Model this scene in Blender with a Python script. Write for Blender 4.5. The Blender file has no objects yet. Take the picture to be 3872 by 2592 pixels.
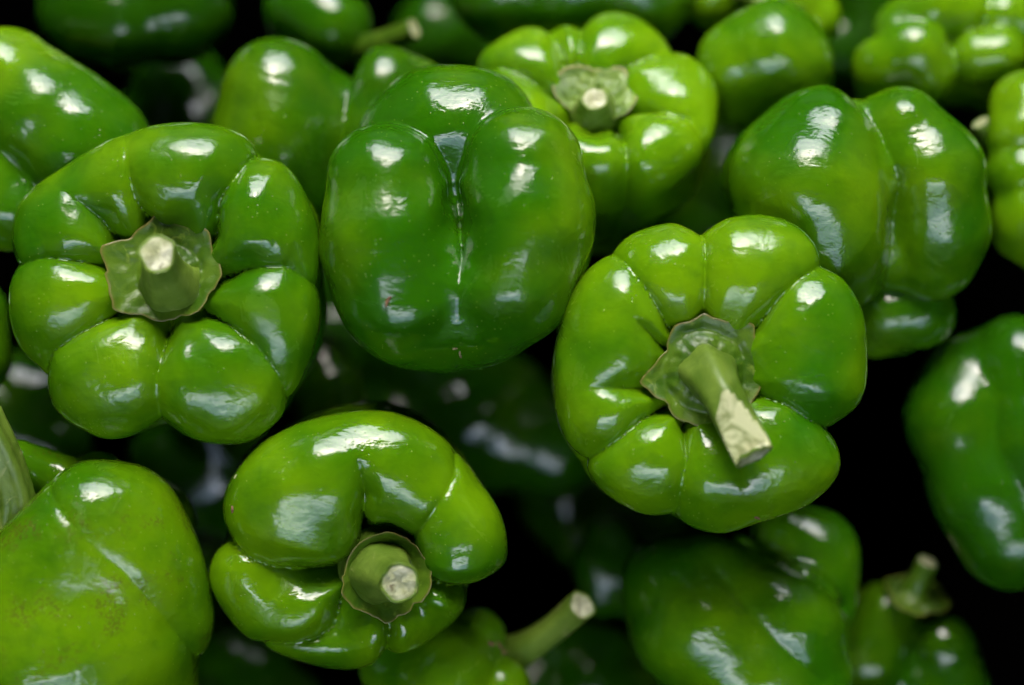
import bpy, math, random, time
import numpy as np
from mathutils import Vector
T0 = time.time()
S = bpy.context.scene
C = S.collection
rad = math.radians

# ------------------------------------------------------------------ camera, world, sun, exposure
# Lengths below are in "units" of 0.115 mm (U metres); the heap is modelled in a frame whose origin is
# the point of sharp focus: x to the right, y up the sloping heap, z towards the viewer.
U = 0.000115
D = 4962.0                       # viewing distance in units (0.57 m)
TILT = rad(30)                   # the lens looks down, 30 degrees off the vertical
RX = np.array([1.0, 0, 0]); UY = np.array([0, math.cos(TILT), math.sin(TILT)]); BZ = np.array([0, -math.sin(TILT), math.cos(TILT)])
FOCUS = np.array([0, 0, 0.16])   # world position of the focus point
def W(p):
    p = np.asarray(p, dtype=float)
    return FOCUS + U*(p[..., 0:1]*RX + p[..., 1:2]*UY + p[..., 2:3]*BZ)
def WD(v):
    v = np.asarray(v, dtype=float)
    return v[..., 0:1]*RX + v[..., 1:2]*UY + v[..., 2:3]*BZ
cam = bpy.data.objects.new('camera', bpy.data.cameras.new('camera')); C.objects.link(cam); S.camera = cam
cam.data.lens = 50; cam.data.sensor_width = 23.6
cam.data.clip_start = 0.02; cam.data.clip_end = 500
cam.location = W([0, 0, D]); cam.rotation_euler = (TILT, 0, 0)
cam.data.dof.use_dof = True; cam.data.dof.focus_distance = D*U + 0.010; cam.data.dof.aperture_fstop = 1.7
cam.data.dof.aperture_blades = 9

SUN_EL, SUN_AZ = rad(88), rad(0)       # azimuth measured from +Y towards +X
w = bpy.data.worlds.new('World'); S.world = w; w.use_nodes = True
nt = w.node_tree; bg = nt.nodes['Background']
sky = nt.nodes.new('ShaderNodeTexSky'); sky.sky_type = 'NISHITA'; sky.sun_disc = False
sky.sun_elevation = SUN_EL; sky.sun_rotation = SUN_AZ
sky.air_density = 1.0; sky.dust_density = 6.0; sky.ozone_density = 1.0
nt.links.new(sky.outputs[0], bg.inputs[0]); bg.inputs[1].default_value = 0.15
sun = bpy.data.objects.new('sun', bpy.data.lights.new('sun', 'SUN')); C.objects.link(sun)
sun.data.energy = 1.5; sun.data.angle = rad(124); sun.data.color = (1.0, 0.985, 0.955)
sd = Vector((math.sin(SUN_AZ)*math.cos(SUN_EL), math.cos(SUN_AZ)*math.cos(SUN_EL), math.sin(SUN_EL)))
sun.rotation_euler = sd.to_track_quat('Z', 'Y').to_euler()
S.view_settings.view_transform = 'Standard'; S.view_settings.look = 'None'
S.view_settings.exposure = 3.08; S.view_settings.gamma = 1
S.cycles.use_denoising = True
S.cycles.max_bounces = 8; S.cycles.diffuse_bounces = 3; S.cycles.glossy_bounces = 3
S.cycles.sample_clamp_indirect = 8

# ------------------------------------------------------------------ materials
def mat(name):
    m = bpy.data.materials.new(name); m.use_nodes = True
    return m, m.node_tree, m.node_tree.nodes['Principled BSDF']
class N:
    def __init__(s, nt): s.nt = nt; s.n = nt.nodes; s.l = nt.links
    def node(s, t, **k):
        n = s.n.new(t)
        for a, b in k.items(): setattr(n, a, b)
        return n
    def inp(s, n, i, v):
        if hasattr(v, 'links') or isinstance(v, bpy.types.NodeSocket): s.l.new(v, n.inputs[i])
        else: n.inputs[i].default_value = v
    def noise(s, vec, scale, detail=2, rough=0.5, dist=0.0):
        n = s.node('ShaderNodeTexNoise'); s.l.new(vec, n.inputs['Vector'])
        n.inputs['Scale'].default_value = scale; n.inputs['Detail'].default_value = detail
        n.inputs['Roughness'].default_value = rough; n.inputs['Distortion'].default_value = dist
        return n.outputs['Fac']
    def ramp(s, v, a, b, lo=0.0, hi=1.0, smooth=True):
        n = s.node('ShaderNodeMapRange'); n.interpolation_type = 'SMOOTHSTEP' if smooth else 'LINEAR'
        s.inp(n, 0, v)
        for i, x in zip((1, 2, 3, 4), (a, b, lo, hi)): s.inp(n, i, x)
        return n.outputs[0]
    def math(s, op, a, b=0.0):
        n = s.node('ShaderNodeMath', operation=op); s.inp(n, 0, a); s.inp(n, 1, b); return n.outputs[0]
    def mix(s, f, a, b):
        n = s.node('ShaderNodeMix', data_type='RGBA'); s.inp(n, 0, f)
        for i, x in ((6, a), (7, b)):
            if isinstance(x, tuple): x = (*x[:3], 1)
            s.inp(n, i, x)
        return n.outputs[2]
    def bump(s, h, strength, dist, nrm=None):
        n = s.node('ShaderNodeBump'); n.inputs['Strength'].default_value = strength; n.inputs['Distance'].default_value = dist
        s.l.new(h, n.inputs['Height'])
        if nrm is not None: s.l.new(nrm, n.inputs['Normal'])
        return n.outputs[0]
def coords(q, per_object=True):
    tc = q.node('ShaderNodeTexCoord')
    if not per_object: return tc.outputs['Object']
    oi = q.node('ShaderNodeObjectInfo')
    a = q.node('ShaderNodeVectorMath', operation='SCALE'); a.inputs[0].default_value = (1.3, 2.1, 0.7)
    q.l.new(oi.outputs['Random'], a.inputs['Scale'])
    b = q.node('ShaderNodeVectorMath', operation='ADD')
    q.l.new(tc.outputs['Object'], b.inputs[0]); q.l.new(a.outputs[0], b.inputs[1])
    return b.outputs[0]

# glossy pepper skin.  object colour: R = yellow share, G = brightness, B = amount of pale specks
SKIN, nt, bs = mat('pepper_skin'); q = N(nt)
v = coords(q)
oi = q.node('ShaderNodeObjectInfo'); sep = q.node('ShaderNodeSeparateColor'); q.l.new(oi.outputs['Color'], sep.inputs[0])
n1 = q.noise(v, 22, 2, 0.5, 0.3); n2 = q.noise(v, 75, 3, 0.55, 0.5)
t = q.math('ADD', q.math('MULTIPLY', n1, 0.75), q.math('MULTIPLY', n2, 0.25))
t = q.math('ADD', t, q.math('SUBTRACT', sep.outputs[0], 0.5))
t = q.ramp(t, 0.32, 0.74)
col = q.mix(t, (0.022, 0.118, 0.0010), (0.132, 0.275, 0.0018))
n3 = q.noise(v, 160, 4, 0.6, 0.2)
col = q.mix(q.ramp(n3, 0.45, 0.8, 0, 0.35), col, (0.026, 0.10, 0.004))
# pale pin-prick specks
vo = q.node('ShaderNodeTexVoronoi'); vo.inputs['Scale'].default_value = 800; q.l.new(v, vo.inputs['Vector'])
sp = q.ramp(vo.outputs['Distance'], 0.08, 0.20, 1, 0)
sc_ = q.node('ShaderNodeSeparateColor'); q.l.new(vo.outputs['Color'], sc_.inputs[0])
dens = q.noise(v, 40, 2)
keep = q.math('GREATER_THAN', q.math('ADD', sc_.outputs[0], q.math('MULTIPLY', dens, 0.35)), q.math('SUBTRACT', 1.16, q.math('MULTIPLY', sep.outputs[2], 0.36)))
sp = q.math('MULTIPLY', sp, keep)
col = q.mix(q.math('MULTIPLY', sp, 0.38), col, (0.30, 0.42, 0.06))
fr_ = q.math('MULTIPLY', q.ramp(q.noise(v, 75, 3, 0.6), 0.52, 0.66), q.ramp(q.noise(v, 1000, 2, 0.6), 0.45, 0.58))
fr_ = q.math('MULTIPLY', fr_, q.ramp(sep.outputs[2], 0.8, 1.0))
col = q.mix(q.math('MULTIPLY', fr_, 0.5), col, (0.085, 0.065, 0.012))
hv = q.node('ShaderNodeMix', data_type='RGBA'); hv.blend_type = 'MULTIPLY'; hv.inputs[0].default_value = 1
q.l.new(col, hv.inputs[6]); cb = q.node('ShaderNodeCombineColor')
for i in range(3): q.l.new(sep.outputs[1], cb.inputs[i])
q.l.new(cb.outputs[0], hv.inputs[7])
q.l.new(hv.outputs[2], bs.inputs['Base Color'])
h = q.math('ADD', q.math('MULTIPLY', q.noise(v, 230, 2, 0.5, 0.6), 0.4), q.math('MULTIPLY', q.noise(v, 90, 3, 0.5, 0.4), 1.0))
mp = q.node('ShaderNodeMapping'); q.l.new(v, mp.inputs[0]); mp.inputs['Scale'].default_value = (1, 3.2, 1); mp.inputs['Rotation'].default_value = (0.2, 0.1, 0.5)
h = q.math('ADD', h, q.math('MULTIPLY', q.noise(mp.outputs[0], 150, 3, 0.6, 0.5), 0.25))
nb = q.bump(h, 0.34, 0.0013)
nb = q.bump(sp, 0.25, 0.0003, nb)
q.l.new(nb, bs.inputs['Normal'])
dull = q.math('MULTIPLY', q.ramp(q.noise(v, 34, 5, 0.7, 1.2), 0.56, 0.66), 0.16)
q.l.new(q.math('ADD', q.ramp(q.noise(v, 60, 4, 0.6), 0.3, 0.75, 0.10, 0.23), dull), bs.inputs['Roughness'])
bs.inputs['Specular IOR Level'].default_value = 0.5
bs.inputs['IOR'].default_value = 1.5
bs.inputs['Subsurface Weight'].default_value = 0.12; bs.inputs['Subsurface Radius'].default_value = (0.5, 1.0, 0.1); bs.inputs['Subsurface Scale'].default_value = 0.004

def plant_mat(name, dark, light, spot, rough, scale=90, bstr=0.5, bd=0.0012, rim=None):
    m, nt, bs = mat(name); q = N(nt); v = coords(q)
    t = q.ramp(q.noise(v, scale, 4, 0.6, 0.6), 0.35, 0.68)
    col = q.mix(t, dark, light)
    col = q.mix(q.ramp(q.noise(v, scale*2.3, 3, 0.6, 1.0), 0.60, 0.72), col, spot)
    if rim:
        at = q.node('ShaderNodeAttribute'); at.attribute_name = 'rim'
        col = q.mix(at.outputs['Fac'], col, rim)
    if name == 'stem_skin':
        at = q.node('ShaderNodeAttribute'); at.attribute_name = 'peel'
        flesh = q.mix(q.ramp(q.noise(v, 160, 4, 0.65, 1.5), 0.42, 0.66), (0.50, 0.52, 0.27), (0.20, 0.24, 0.08))
        pf = q.ramp(q.math('ADD', at.outputs['Fac'], q.math('MULTIPLY', q.math('SUBTRACT', q.noise(v, 240, 4, 0.6), 0.5), 0.9)), 0.45, 0.6)
        col = q.mix(pf, col, flesh)
    q.l.new(col, bs.inputs['Base Color'])
    q.l.new(q.bump(q.noise(v, scale*2.6, 4, 0.65, 0.6), bstr, bd), bs.inputs['Normal'])
    bs.inputs['Roughness'].default_value = rough
    return m
CALYX = plant_mat('calyx_skin', (0.034, 0.090, 0.003), (0.082, 0.155, 0.008), (0.12, 0.19, 0.02), 0.34, 90, 0.35, 0.0010, (0.16, 0.14, 0.03))
CALYX.node_tree.nodes['Principled BSDF'].inputs['Specular IOR Level'].default_value = 0.32
STEM = plant_mat('stem_skin', (0.070, 0.135, 0.010), (0.150, 0.235, 0.028), (0.21, 0.27, 0.06), 0.38, 70, 0.35, 0.0008)
STEM.node_tree.nodes['Principled BSDF'].inputs['Specular IOR Level'].default_value = 0.35
CUT = plant_mat('cut_stem_flesh', (0.30, 0.33, 0.14), (0.62, 0.63, 0.42), (0.16, 0.15, 0.07), 0.5, 150, 0.8, 0.0012, (0.22, 0.30, 0.07))
SCRAP = plant_mat('dried_scrap', (0.10, 0.045, 0.015), (0.22, 0.12, 0.05), (0.4, 0.3, 0.15), 0.8, 900, 0.8, 0.0004)
BLOOM = plant_mat('dried_blossom', (0.12, 0.09, 0.03), (0.25, 0.22, 0.10), (0.06, 0.04, 0.02), 0.7, 500, 0.8, 0.0004)
CRATE, nt, bs = mat('dark_crate'); q = N(nt); v = coords(q, False)
q.l.new(q.mix(q.noise(v, 60, 5, 0.6), (0.002, 0.002, 0.002), (0.005, 0.005, 0.005)), bs.inputs['Base Color'])
q.l.new(q.bump(q.noise(v, 200, 4), 0.4, 0.002), bs.inputs['Normal']); bs.inputs['Roughness'].default_value = 0.9; bs.inputs['Specular IOR Level'].default_value = 0.0
BLOCKER, nt, bs = mat('sky_blocker_dark'); q = N(nt); v = coords(q, False)  # near-black cover for the added, unseen sky blockers
q.l.new(q.mix(q.noise(v, 3, 5, 0.6), (0.010, 0.012, 0.010), (0.02, 0.022, 0.02)), bs.inputs['Base Color'])
q.l.new(q.bump(q.noise(v, 6, 4), 0.5, 0.03), bs.inputs['Normal']); bs.inputs['Roughness'].default_value = 0.7
GROUND, nt, bs = mat('paving'); q = N(nt); v = coords(q, False)
q.l.new(q.mix(q.noise(v, 5, 6, 0.6), (0.04, 0.04, 0.038), (0.07, 0.068, 0.062)), bs.inputs['Base Color'])
q.l.new(q.bump(q.noise(v, 60, 4), 0.4, 0.004), bs.inputs['Normal']); bs.inputs['Roughness'].default_value = 0.9

# ------------------------------------------------------------------ mesh helpers
def link(name, me, m, parent=None, loc=None):
    o = bpy.data.objects.new(name, me); C.objects.link(o)
    if m: me.materials.append(m)
    if loc is not None: o.location = loc
    if parent: o.parent = parent
    return o
def mesh(name, V, F, smooth=True):
    me = bpy.data.meshes.new(name)
    V = np.asarray(V, dtype=np.float32); 
    if isinstance(F, np.ndarray):
        n = F.shape[1]; me.vertices.add(len(V)); me.vertices.foreach_set('co', V.ravel())
        me.loops.add(F.size); me.loops.foreach_set('vertex_index', F.astype(np.int32).ravel())
        me.polygons.add(len(F)); me.polygons.foreach_set('loop_start', np.arange(0, F.size, n, dtype=np.int32))
        me.polygons.foreach_set('use_smooth', np.full(len(F), smooth)); me.update(); me.validate()
    else:
        me.from_pydata([tuple(v) for v in V], [], F); me.polygons.foreach_set('use_smooth', [smooth]*len(me.polygons)); me.update()
    return me

# ------------------------------------------------------------------ implicit surfaces
def smin(a, b, k):
    h = np.maximum(k-np.abs(a-b), 0)/k
    return np.minimum(a, b)-h*h*k*0.25
def cone(p, a, b):
    a = np.asarray(a, np.float32); b = np.asarray(b, np.float32)
    ba = b[:3]-a[:3]; L = float(ba@ba)
    pa = p-a[:3]
    if L < 1e-6: return np.sqrt((pa*pa).sum(1))-a[3]
    t = np.clip(pa@ba/L, 0, 1)
    t2 = t*t*(3-2*t)
    d = pa-t[:, None]*ba
    return np.sqrt((d*d).sum(1))-(a[3]+(b[3]-a[3])*(0.5*t+0.5*t2))
class Pep:
    """union of soft lobes; creases between lobes sharpen towards the stem end"""
    def __init__(s, lobes, core, cuts, axis, top, k0, k1, seed, wob, ring_=None, cre=(), bumps=()):
        s.lobes, s.core, s.cuts = lobes, core, cuts
        s.axis = np.asarray(axis, np.float32); s.top = np.asarray(top, np.float32); s.k0, s.k1 = k0, k1; s.ring, s.cre, s.bumps = ring_, cre, [(np.array(c, np.float32), r_, h_) for c, r_, h_ in bumps]
        r = np.random.RandomState(seed); s.wob = wob
        s.f = (r.randn(12, 3)*np.array([[1/75.]]*3+[[1/42.]]*4+[[1/26.]]*5)).astype(np.float32); s.ph = r.rand(12)*6.28
    def __call__(s, p):
        d = None
        k = s.k0+(s.k1-s.k0)*np.clip(((s.top-p)@s.axis-60)/200., 0, 1)
        for L in s.lobes:
            e = None
            for ch in L['chains']:
                for a, b in (zip(ch[:-1], ch[1:]) if len(ch) > 1 else [(ch[0], ch[0])]):
                    f = cone(p, a, b); e = f if e is None else smin(e, f, L.get('k', 45.))
            d = e if d is None else smin(d, e, k)
        for c in s.core: d = smin(d, cone(p, c[0], c[-1]), 40.)
        if s.ring:
            g = s.ring; q_ = p-g['c']; hz = q_@s.axis; a_ = q_@g['u']; b_ = q_@g['v']
            rr = np.sqrt(a_*a_+b_*b_); th = np.arctan2(b_, a_)
            R = np.interp(th, g['th'], g['R']).astype(np.float32)
            top = np.interp(th, g['th'], g['top']).astype(np.float32)
            r0 = g['r0']; m = (R-r0)/2; M_ = (R+r0)/2; m0 = g['m0']
            e = (np.sqrt(((rr-M_)/m)**2+((hz-top+m0)/m0)**2)-1)*np.minimum(m, m0)
            h1 = -0.565*R-g['drop']; H = g['H']; t = np.clip((h1-hz)/(H+h1), 0, 1); hc = h1-t*(H+h1)
            Mb = R*(0.42-0.14*t); rb = R*(0.565-0.16*t)
            f = np.sqrt((rr-Mb)**2+(hz-hc)**2)-rb
            f = smin(f, (np.sqrt((rr/(r0+70))**2+((hz-g['floor']+80)/80)**2)-1)*70, 40.)
            e = smin(e, f, 46.); d = e if d is None else smin(d, e, k)
        if s.cre:
            dm = None
            for g in s.cre:
                c, u, v = g['c'], g['u'], g['v']; q_ = p-c; x = q_@u; y = q_@v; hz = q_@g['a']
                best = None
                for (x0, y0, d0, w0), (x1, y1, d1, w1) in zip(g['pts'][:-1], g['pts'][1:]):
                    bx, by = x1-x0, y1-y0; L = bx*bx+by*by+1e-6
                    t = np.clip(((x-x0)*bx+(y-y0)*by)/L, 0, 1)
                    ds = np.sqrt((x-x0-t*bx)**2+(y-y0-t*by)**2)
                    uu = np.clip(ds/(w0+(w1-w0)*t), 0, 1); o = 1-uu
                    val = (d0+(d1-d0)*t)*(0.72*(1-np.sqrt(np.maximum(1-o*o, 0)))+0.28*o*o)
                    best = val if best is None else np.maximum(best, val)
                fade = np.clip((hz-g['lo'])/g['span'], g['min'], 1)
                best = best*fade
                dm = best if dm is None else -smin(-dm, -best, 6.)
            d = d+np.maximum(dm-1.5, 0)
        for c, r_, hgt in s.bumps:
            q_ = p-c; d = d-hgt*np.exp(-(q_*q_).sum(1)/(r_*r_))
        for c, kc in s.cuts: d = -smin(-d, cone(p, c[0], c[-1]), kc)
        if s.wob:
            n = np.sin(p@s.f[:3].T+s.ph[:3]).sum(1)*s.wob+np.sin(p@s.f[3:7].T+s.ph[3:7]).sum(1)*s.wob*0.5+np.sin(p@s.f[7:].T+s.ph[7:]).sum(1)*s.wob*0.11
            d = d+n
        return d
def surface(fn, lo, hi, h):
    lo = np.asarray(lo, float); n = (np.ceil((np.asarray(hi)-lo)/h/4).astype(int))*4+4
    B = n//4+1
    gx = [lo[i]+np.arange(B[i])*4*h for i in range(3)]
    P = np.stack(np.meshgrid(*gx, indexing='ij'), -1).reshape(-1, 3).astype(np.float32)
    dc = fn(P).reshape(B)
    m = np.abs(dc) < 4*h*1.9+6
    m2 = m.copy()
    for ax in range(3):
        t = m2.copy(); sl = [slice(None)]*3; sr = [slice(None)]*3
        sl[ax] = slice(1, None); sr[ax] = slice(None, -1)
        t[tuple(sl)] |= m2[tuple(sr)]; t[tuple(sr)] |= m2[tuple(sl)]; m2 = t
    rep = lambda a: np.repeat(np.repeat(np.repeat(a, 4, 0), 4, 1), 4, 2)
    M = rep(m2); V = rep(dc).astype(np.float32); N_ = V.shape
    idx = np.argwhere(M)
    P = (lo+idx*h).astype(np.float32)
    V[M] = fn(P)
    ins = V < 0
    c = [slice(None, -1), slice(1, None)]
    cnt = sum(ins[c[i], c[j], c[k]].astype(np.int8) for i in (0, 1) for j in (0, 1) for k in (0, 1))
    act = (cnt > 0) & (cnt < 8)
    cells = np.argwhere(act); vid = -np.ones(act.shape, np.int32); vid[act] = np.arange(len(cells))
    acc = np.zeros((len(cells), 3)); w_ = np.zeros(len(cells))
    cor = [(i, j, k) for i in (0, 1) for j in (0, 1) for k in (0, 1)]
    for a in cor:
        for ax in range(3):
            if a[ax]: continue
            b = list(a); b[ax] = 1
            va = V[cells[:, 0]+a[0], cells[:, 1]+a[1], cells[:, 2]+a[2]]; vb = V[cells[:, 0]+b[0], cells[:, 1]+b[1], cells[:, 2]+b[2]]
            s_ = (va < 0) != (vb < 0); t = np.where(s_, va/np.where(s_, va-vb, 1), 0)
            pt = np.array(a, float)[None].repeat(len(cells), 0); pt[:, ax] += t
            acc += pt*s_[:, None]; w_ += s_
    X = lo+(cells+acc/w_[:, None])*h
    F = []
    for ax in range(3):
        o1, o2 = [(1, 2), (2, 0), (0, 1)][ax]
        sl = [slice(1, -1)]*3; sl[ax] = slice(0, -1); sr = [slice(1, -1)]*3; sr[ax] = slice(1, None)
        a = ins[tuple(sl)]; b = ins[tuple(sr)]
        e = np.argwhere(a != b)
        off = np.ones(3, int); off[ax] = 0; e = e+off
        flip = ins[e[:, 0], e[:, 1], e[:, 2]]
        def at(d1, d2):
            g = e.copy(); g[:, o1] -= d1; g[:, o2] -= d2
            return vid[g[:, 0], g[:, 1], g[:, 2]]
        qd = np.stack([at(1, 1), at(0, 1), at(0, 0), at(1, 0)], 1)
        qd[~flip] = qd[~flip][:, ::-1]; F.append(qd)
    F = np.concatenate(F); F = F[(F >= 0).all(1)]
    for _ in range(3):                                   # pull the vertices onto the true surface
        x = X.astype(np.float32); e = 1.5
        d = fn(x); g = np.stack([fn(x+np.eye(3, dtype=np.float32)[i]*e)-d for i in range(3)], 1)/e
        g /= np.maximum((g*g).sum(1), 0.3)[:, None]
        st = d[:, None]*g; ln = np.sqrt((st*st).sum(1))[:, None]; st *= np.minimum(1, 0.6*h/np.maximum(ln, 1e-6))
        X = X-0.9*st
    return X, F

# ------------------------------------------------------------------ placing helpers
def PZ(x, y, z, r=None):
    """a spot on the picture grid (2342 x 1568) at height z over the focus plane -> heap frame"""
    s = (D-z)/D
    q_ = ((x-1171)*s, (784-y)*s, z)
    return q_ if r is None else (*q_, r*s)
def nrm(a): a = np.asarray(a, float); return a/np.linalg.norm(a)

def tube(pts, radii, seg=28, sides=0.0, nph=0.0, jitter=0.0, seed=1):
    """swept tube through pts; returns verts (rings) and quads"""
    pts = np.asarray(pts, float); n = len(pts); r = np.random.RandomState(seed)
    T = np.gradient(pts, axis=0); T /= np.linalg.norm(T, axis=1)[:, None]
    u = np.cross(T[0], [0.3, 0.9, 0.1]); u /= np.linalg.norm(u); V = []
    ph = r.rand()*6.28
    for i in range(n):
        u = u-T[i]*(u@T[i]); u /= np.linalg.norm(u); v_ = np.cross(T[i], u)
        for j in range(seg):
            a = j/seg*2*math.pi
            rr = radii[i]*(1+sides*math.cos(5*a+nph)+0.4*sides*math.sin(2*a+ph+i*0.15)+jitter*(r.rand()-0.5))
            V.append(pts[i]+rr*(math.cos(a)*u+math.sin(a)*v_))
    F = [(i*seg+j, i*seg+(j+1) % seg, (i+1)*seg+(j+1) % seg, (i+1)*seg+j) for i in range(n-1) for j in range(seg)]
    return V, F, T[-1]
def spline(P, n):
    P = np.asarray(P, float); out = []
    E = np.vstack([2*P[0]-P[1], P, 2*P[-1]-P[-2]])
    for i in range(len(P)-1):
        for t in np.linspace(0, 1, n, endpoint=(i == len(P)-2)):
            a, b, c, d = E[i:i+4]
            out.append(0.5*((2*b)+(c-a)*t+(2*a-5*b+4*c-d)*t*t+(3*b-3*c+d-a)*t**3))
    return np.array(out)

class Builder:
    def __init__(s, origin):
        s.o = np.asarray(origin, float); s.ow = W(s.o)
    def loc(s, X): return (W(X)-s.ow)
def add_stem(B, root, pts, radii, cutn=None, shave=None, seed=1, sides=0.04, m_=None):
    """pts in heap frame; a skin tube, and the pale cut end as its sub-part"""
    if cutn is not None:
        t_ = nrm(np.asarray(pts[-1], float)-pts[-2]); cs = t_@nrm(cutn)
        pts = list(pts)+[np.asarray(pts[-1])+t_*radii[-1]*1.15*math.sqrt(1-cs*cs)/cs+t_*2]; radii = list(radii)+[radii[-1]]
    P = spline(pts, 9); R = spline([[r, 0, 0] for r in radii], 9)[:, 0]
    V, F, T = tube(P, R, 30, sides, seed*1.3, 0.03, seed); seg = 30; n = len(P)
    V = [np.array(v) for v in V]
    rs = np.random.RandomState(seed+50)
    if cutn is not None:                                  # slanting cut: everything beyond the cut plane slides back onto it
        cn = nrm(cutn); c = np.asarray(pts[-1], float)
        for i_ in range(len(V)):
            d_ = (V[i_]-c)@cn
            if d_ > 0: V[i_] = V[i_]-T*d_/(T@cn)
    peel = np.zeros(len(V))
    if shave is not None:                                 # a strip of skin torn off the front near the end
        Ls, dep = shave; zf = nrm(np.array([0, 0, 1.])-T*T[2]); end = P[-1]; r_e = R[-1]
        for i_ in range(len(V)):
            q_ = V[i_]-end; al = -(q_@T)
            if 0 <= al+2 and al < Ls:
                hgt = q_@zf; lim = r_e*(dep+(1-dep)*(al/Ls)**1.3*1.02)
                if hgt > lim: V[i_] = V[i_]-zf*(hgt-lim)*0.97; peel[i_] = 1.0
    last = [V[(n-1)*seg+j]+T*rs.randn()*R[-1]*0.025 for j in range(seg)]
    for j in range(seg): V[(n-1)*seg+j] = last[j]
    cen = sum(last)/seg
    inner = [cen+(v_-cen)*0.86-T*R[-1]*0.02 for v_ in last]     # rolled lip
    b0 = len(V); V += inner
    F += [((n-1)*seg+j, (n-1)*seg+(j+1) % seg, b0+(j+1) % seg, b0+j) for j in range(seg)]
    V += [cen+(v_-cen)*0.80-T*R[-1]*0.22 for v_ in last]
    F += [(b0+j, b0+(j+1) % seg, b0+seg+(j+1) % seg, b0+seg+j) for j in range(seg)]
    me = mesh('stem', B.loc(np.array(V)), F); at = me.attributes.new('peel', 'FLOAT', 'POINT'); at.data.foreach_set('value', np.r_[peel, np.zeros(len(V)-len(peel))].astype(np.float32))
    st = link('stem', me, m_ or STEM, root)
    # cut flesh: rough disc just inside the lip
    V2 = []; F2 = []; rings = 9; rim = []
    rv = rs.randn(rings+1, seg)
    for k in range(rings+1):
        f = k/rings
        for j in range(seg):
            v_ = cen+(last[j]-cen)*(0.885*f)-T*R[-1]*(0.03+0.11*math.exp(-(f*2.2)**2)-0.05*math.sin(j*0.9+seed)*f*(1-f)*2)+T*R[-1]*0.03*rv[k, j]*(k < rings)
            V2.append(v_); rim.append(max(0, (f-0.86)/0.14))
    F2 = [(k*seg+j, k*seg+(j+1) % seg, (k+1)*seg+(j+1) % seg, (k+1)*seg+j) for k in range(rings) for j in range(seg)]
    me = mesh('cut_end', B.loc(np.array(V2)), F2); at = me.attributes.new('rim', 'FLOAT', 'POINT'); at.data.foreach_set('value', rim)
    link('cut_end', me, CUT, st)
    return st
CALYX_PALE = plant_mat('pale_calyx_skin', (0.07, 0.15, 0.006), (0.18, 0.29, 0.025), (0.22, 0.32, 0.05), 0.4, 140, 0.7, 0.0010, (0.26, 0.22, 0.07))
def add_calyx(B, root, c, ax, outline, m_=None, dish=0.0, neck=45, neck_h=30, seed=1, edge_up=12, ruffle=6, thick=7, squash=None):
    """outline: picture-grid points round the green star under the stem; centre c in heap frame; ax: its facing"""
    ax = nrm(ax); rs = np.random.RandomState(seed)
    u = nrm(np.cross([0, 1, 0], ax)); v_ = np.cross(ax, u)
    pts = []
    for (x, y) in outline:                                # ray from the eye through the grid point onto the calyx plane
        q0 = np.array([0, 0, D]); dr = np.array([(x-1171), (784-y), -D])
        t = ((c-q0)@ax)/(dr@ax); p = q0+dr*t-c; pts.append((p@u, p@v_))
    ang = np.array([math.atan2(b, a) for a, b in pts]); rr = np.array([math.hypot(a, b) for a, b in pts])
    o = np.argsort(ang); ang, rr = ang[o], rr[o]
    n = 120; th = np.linspace(-math.pi, math.pi, n, endpoint=False)
    R = np.interp(th, np.r_[ang-2*math.pi, ang, ang+2*math.pi], np.r_[rr, rr, rr])
    R *= 1+0.022*np.interp(np.arange(n), np.arange(0, n, 3), rs.randn(len(range(0, n, 3))))
    m = 20; V = []; rim = []
    ph = rs.rand(6)*6.28
    for side in (0, 1):
        for k in range(m+1):
            f = k/m
            for j in range(n):
                r_ = neck*0.55+(R[j]-neck*0.55)*f
                hh = neck_h*math.exp(-((r_/neck)**2.2)*0.8)
                hh += dish*((r_/100.)**2)-9*math.exp(-((r_-neck*1.12)/13.)**2)
                hh += edge_up*max(0, f-0.72)/0.28*(0.6+0.5*math.sin(th[j]*3+ph[0])+0.3*math.sin(7*th[j]+ph[1]))
                hh += ruffle*math.sin(math.pi*f)*(math.sin(11*th[j]+ph[2]+f*3)*0.5+math.sin(17*th[j]+ph[3]-f*5)*0.4+math.sin(f*16+3*math.sin(2*th[j]+ph[4]))*0.45)
                tk = thick*(1-f**6)*0.5+1.0
                V.append(c+u*r_*math.cos(th[j])+v_*r_*math.sin(th[j])+ax*(hh-(side*2-0)*tk))
                rim.append(max(0, (f-0.93)/0.07))
    F = []
    for side in (0, 1):
        b0 = side*(m+1)*n
        for k in range(m):
            for j in range(n):
                qd = (b0+k*n+j, b0+(k+1)*n+j, b0+(k+1)*n+(j+1) % n, b0+k*n+(j+1) % n)
                F.append(qd if side == 0 else qd[::-1])
    b1 = (m+1)*n
    for j in range(n):
        a, b = m*n+j, m*n+(j+1) % n; F.append((a, a+b1, b+b1, b))
    me = mesh('calyx', B.loc(np.array(V)), F); at = me.attributes.new('rim', 'FLOAT', 'POINT'); at.data.foreach_set('value', rim)
    return link('calyx', me, m_ or CALYX, root)

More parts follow.
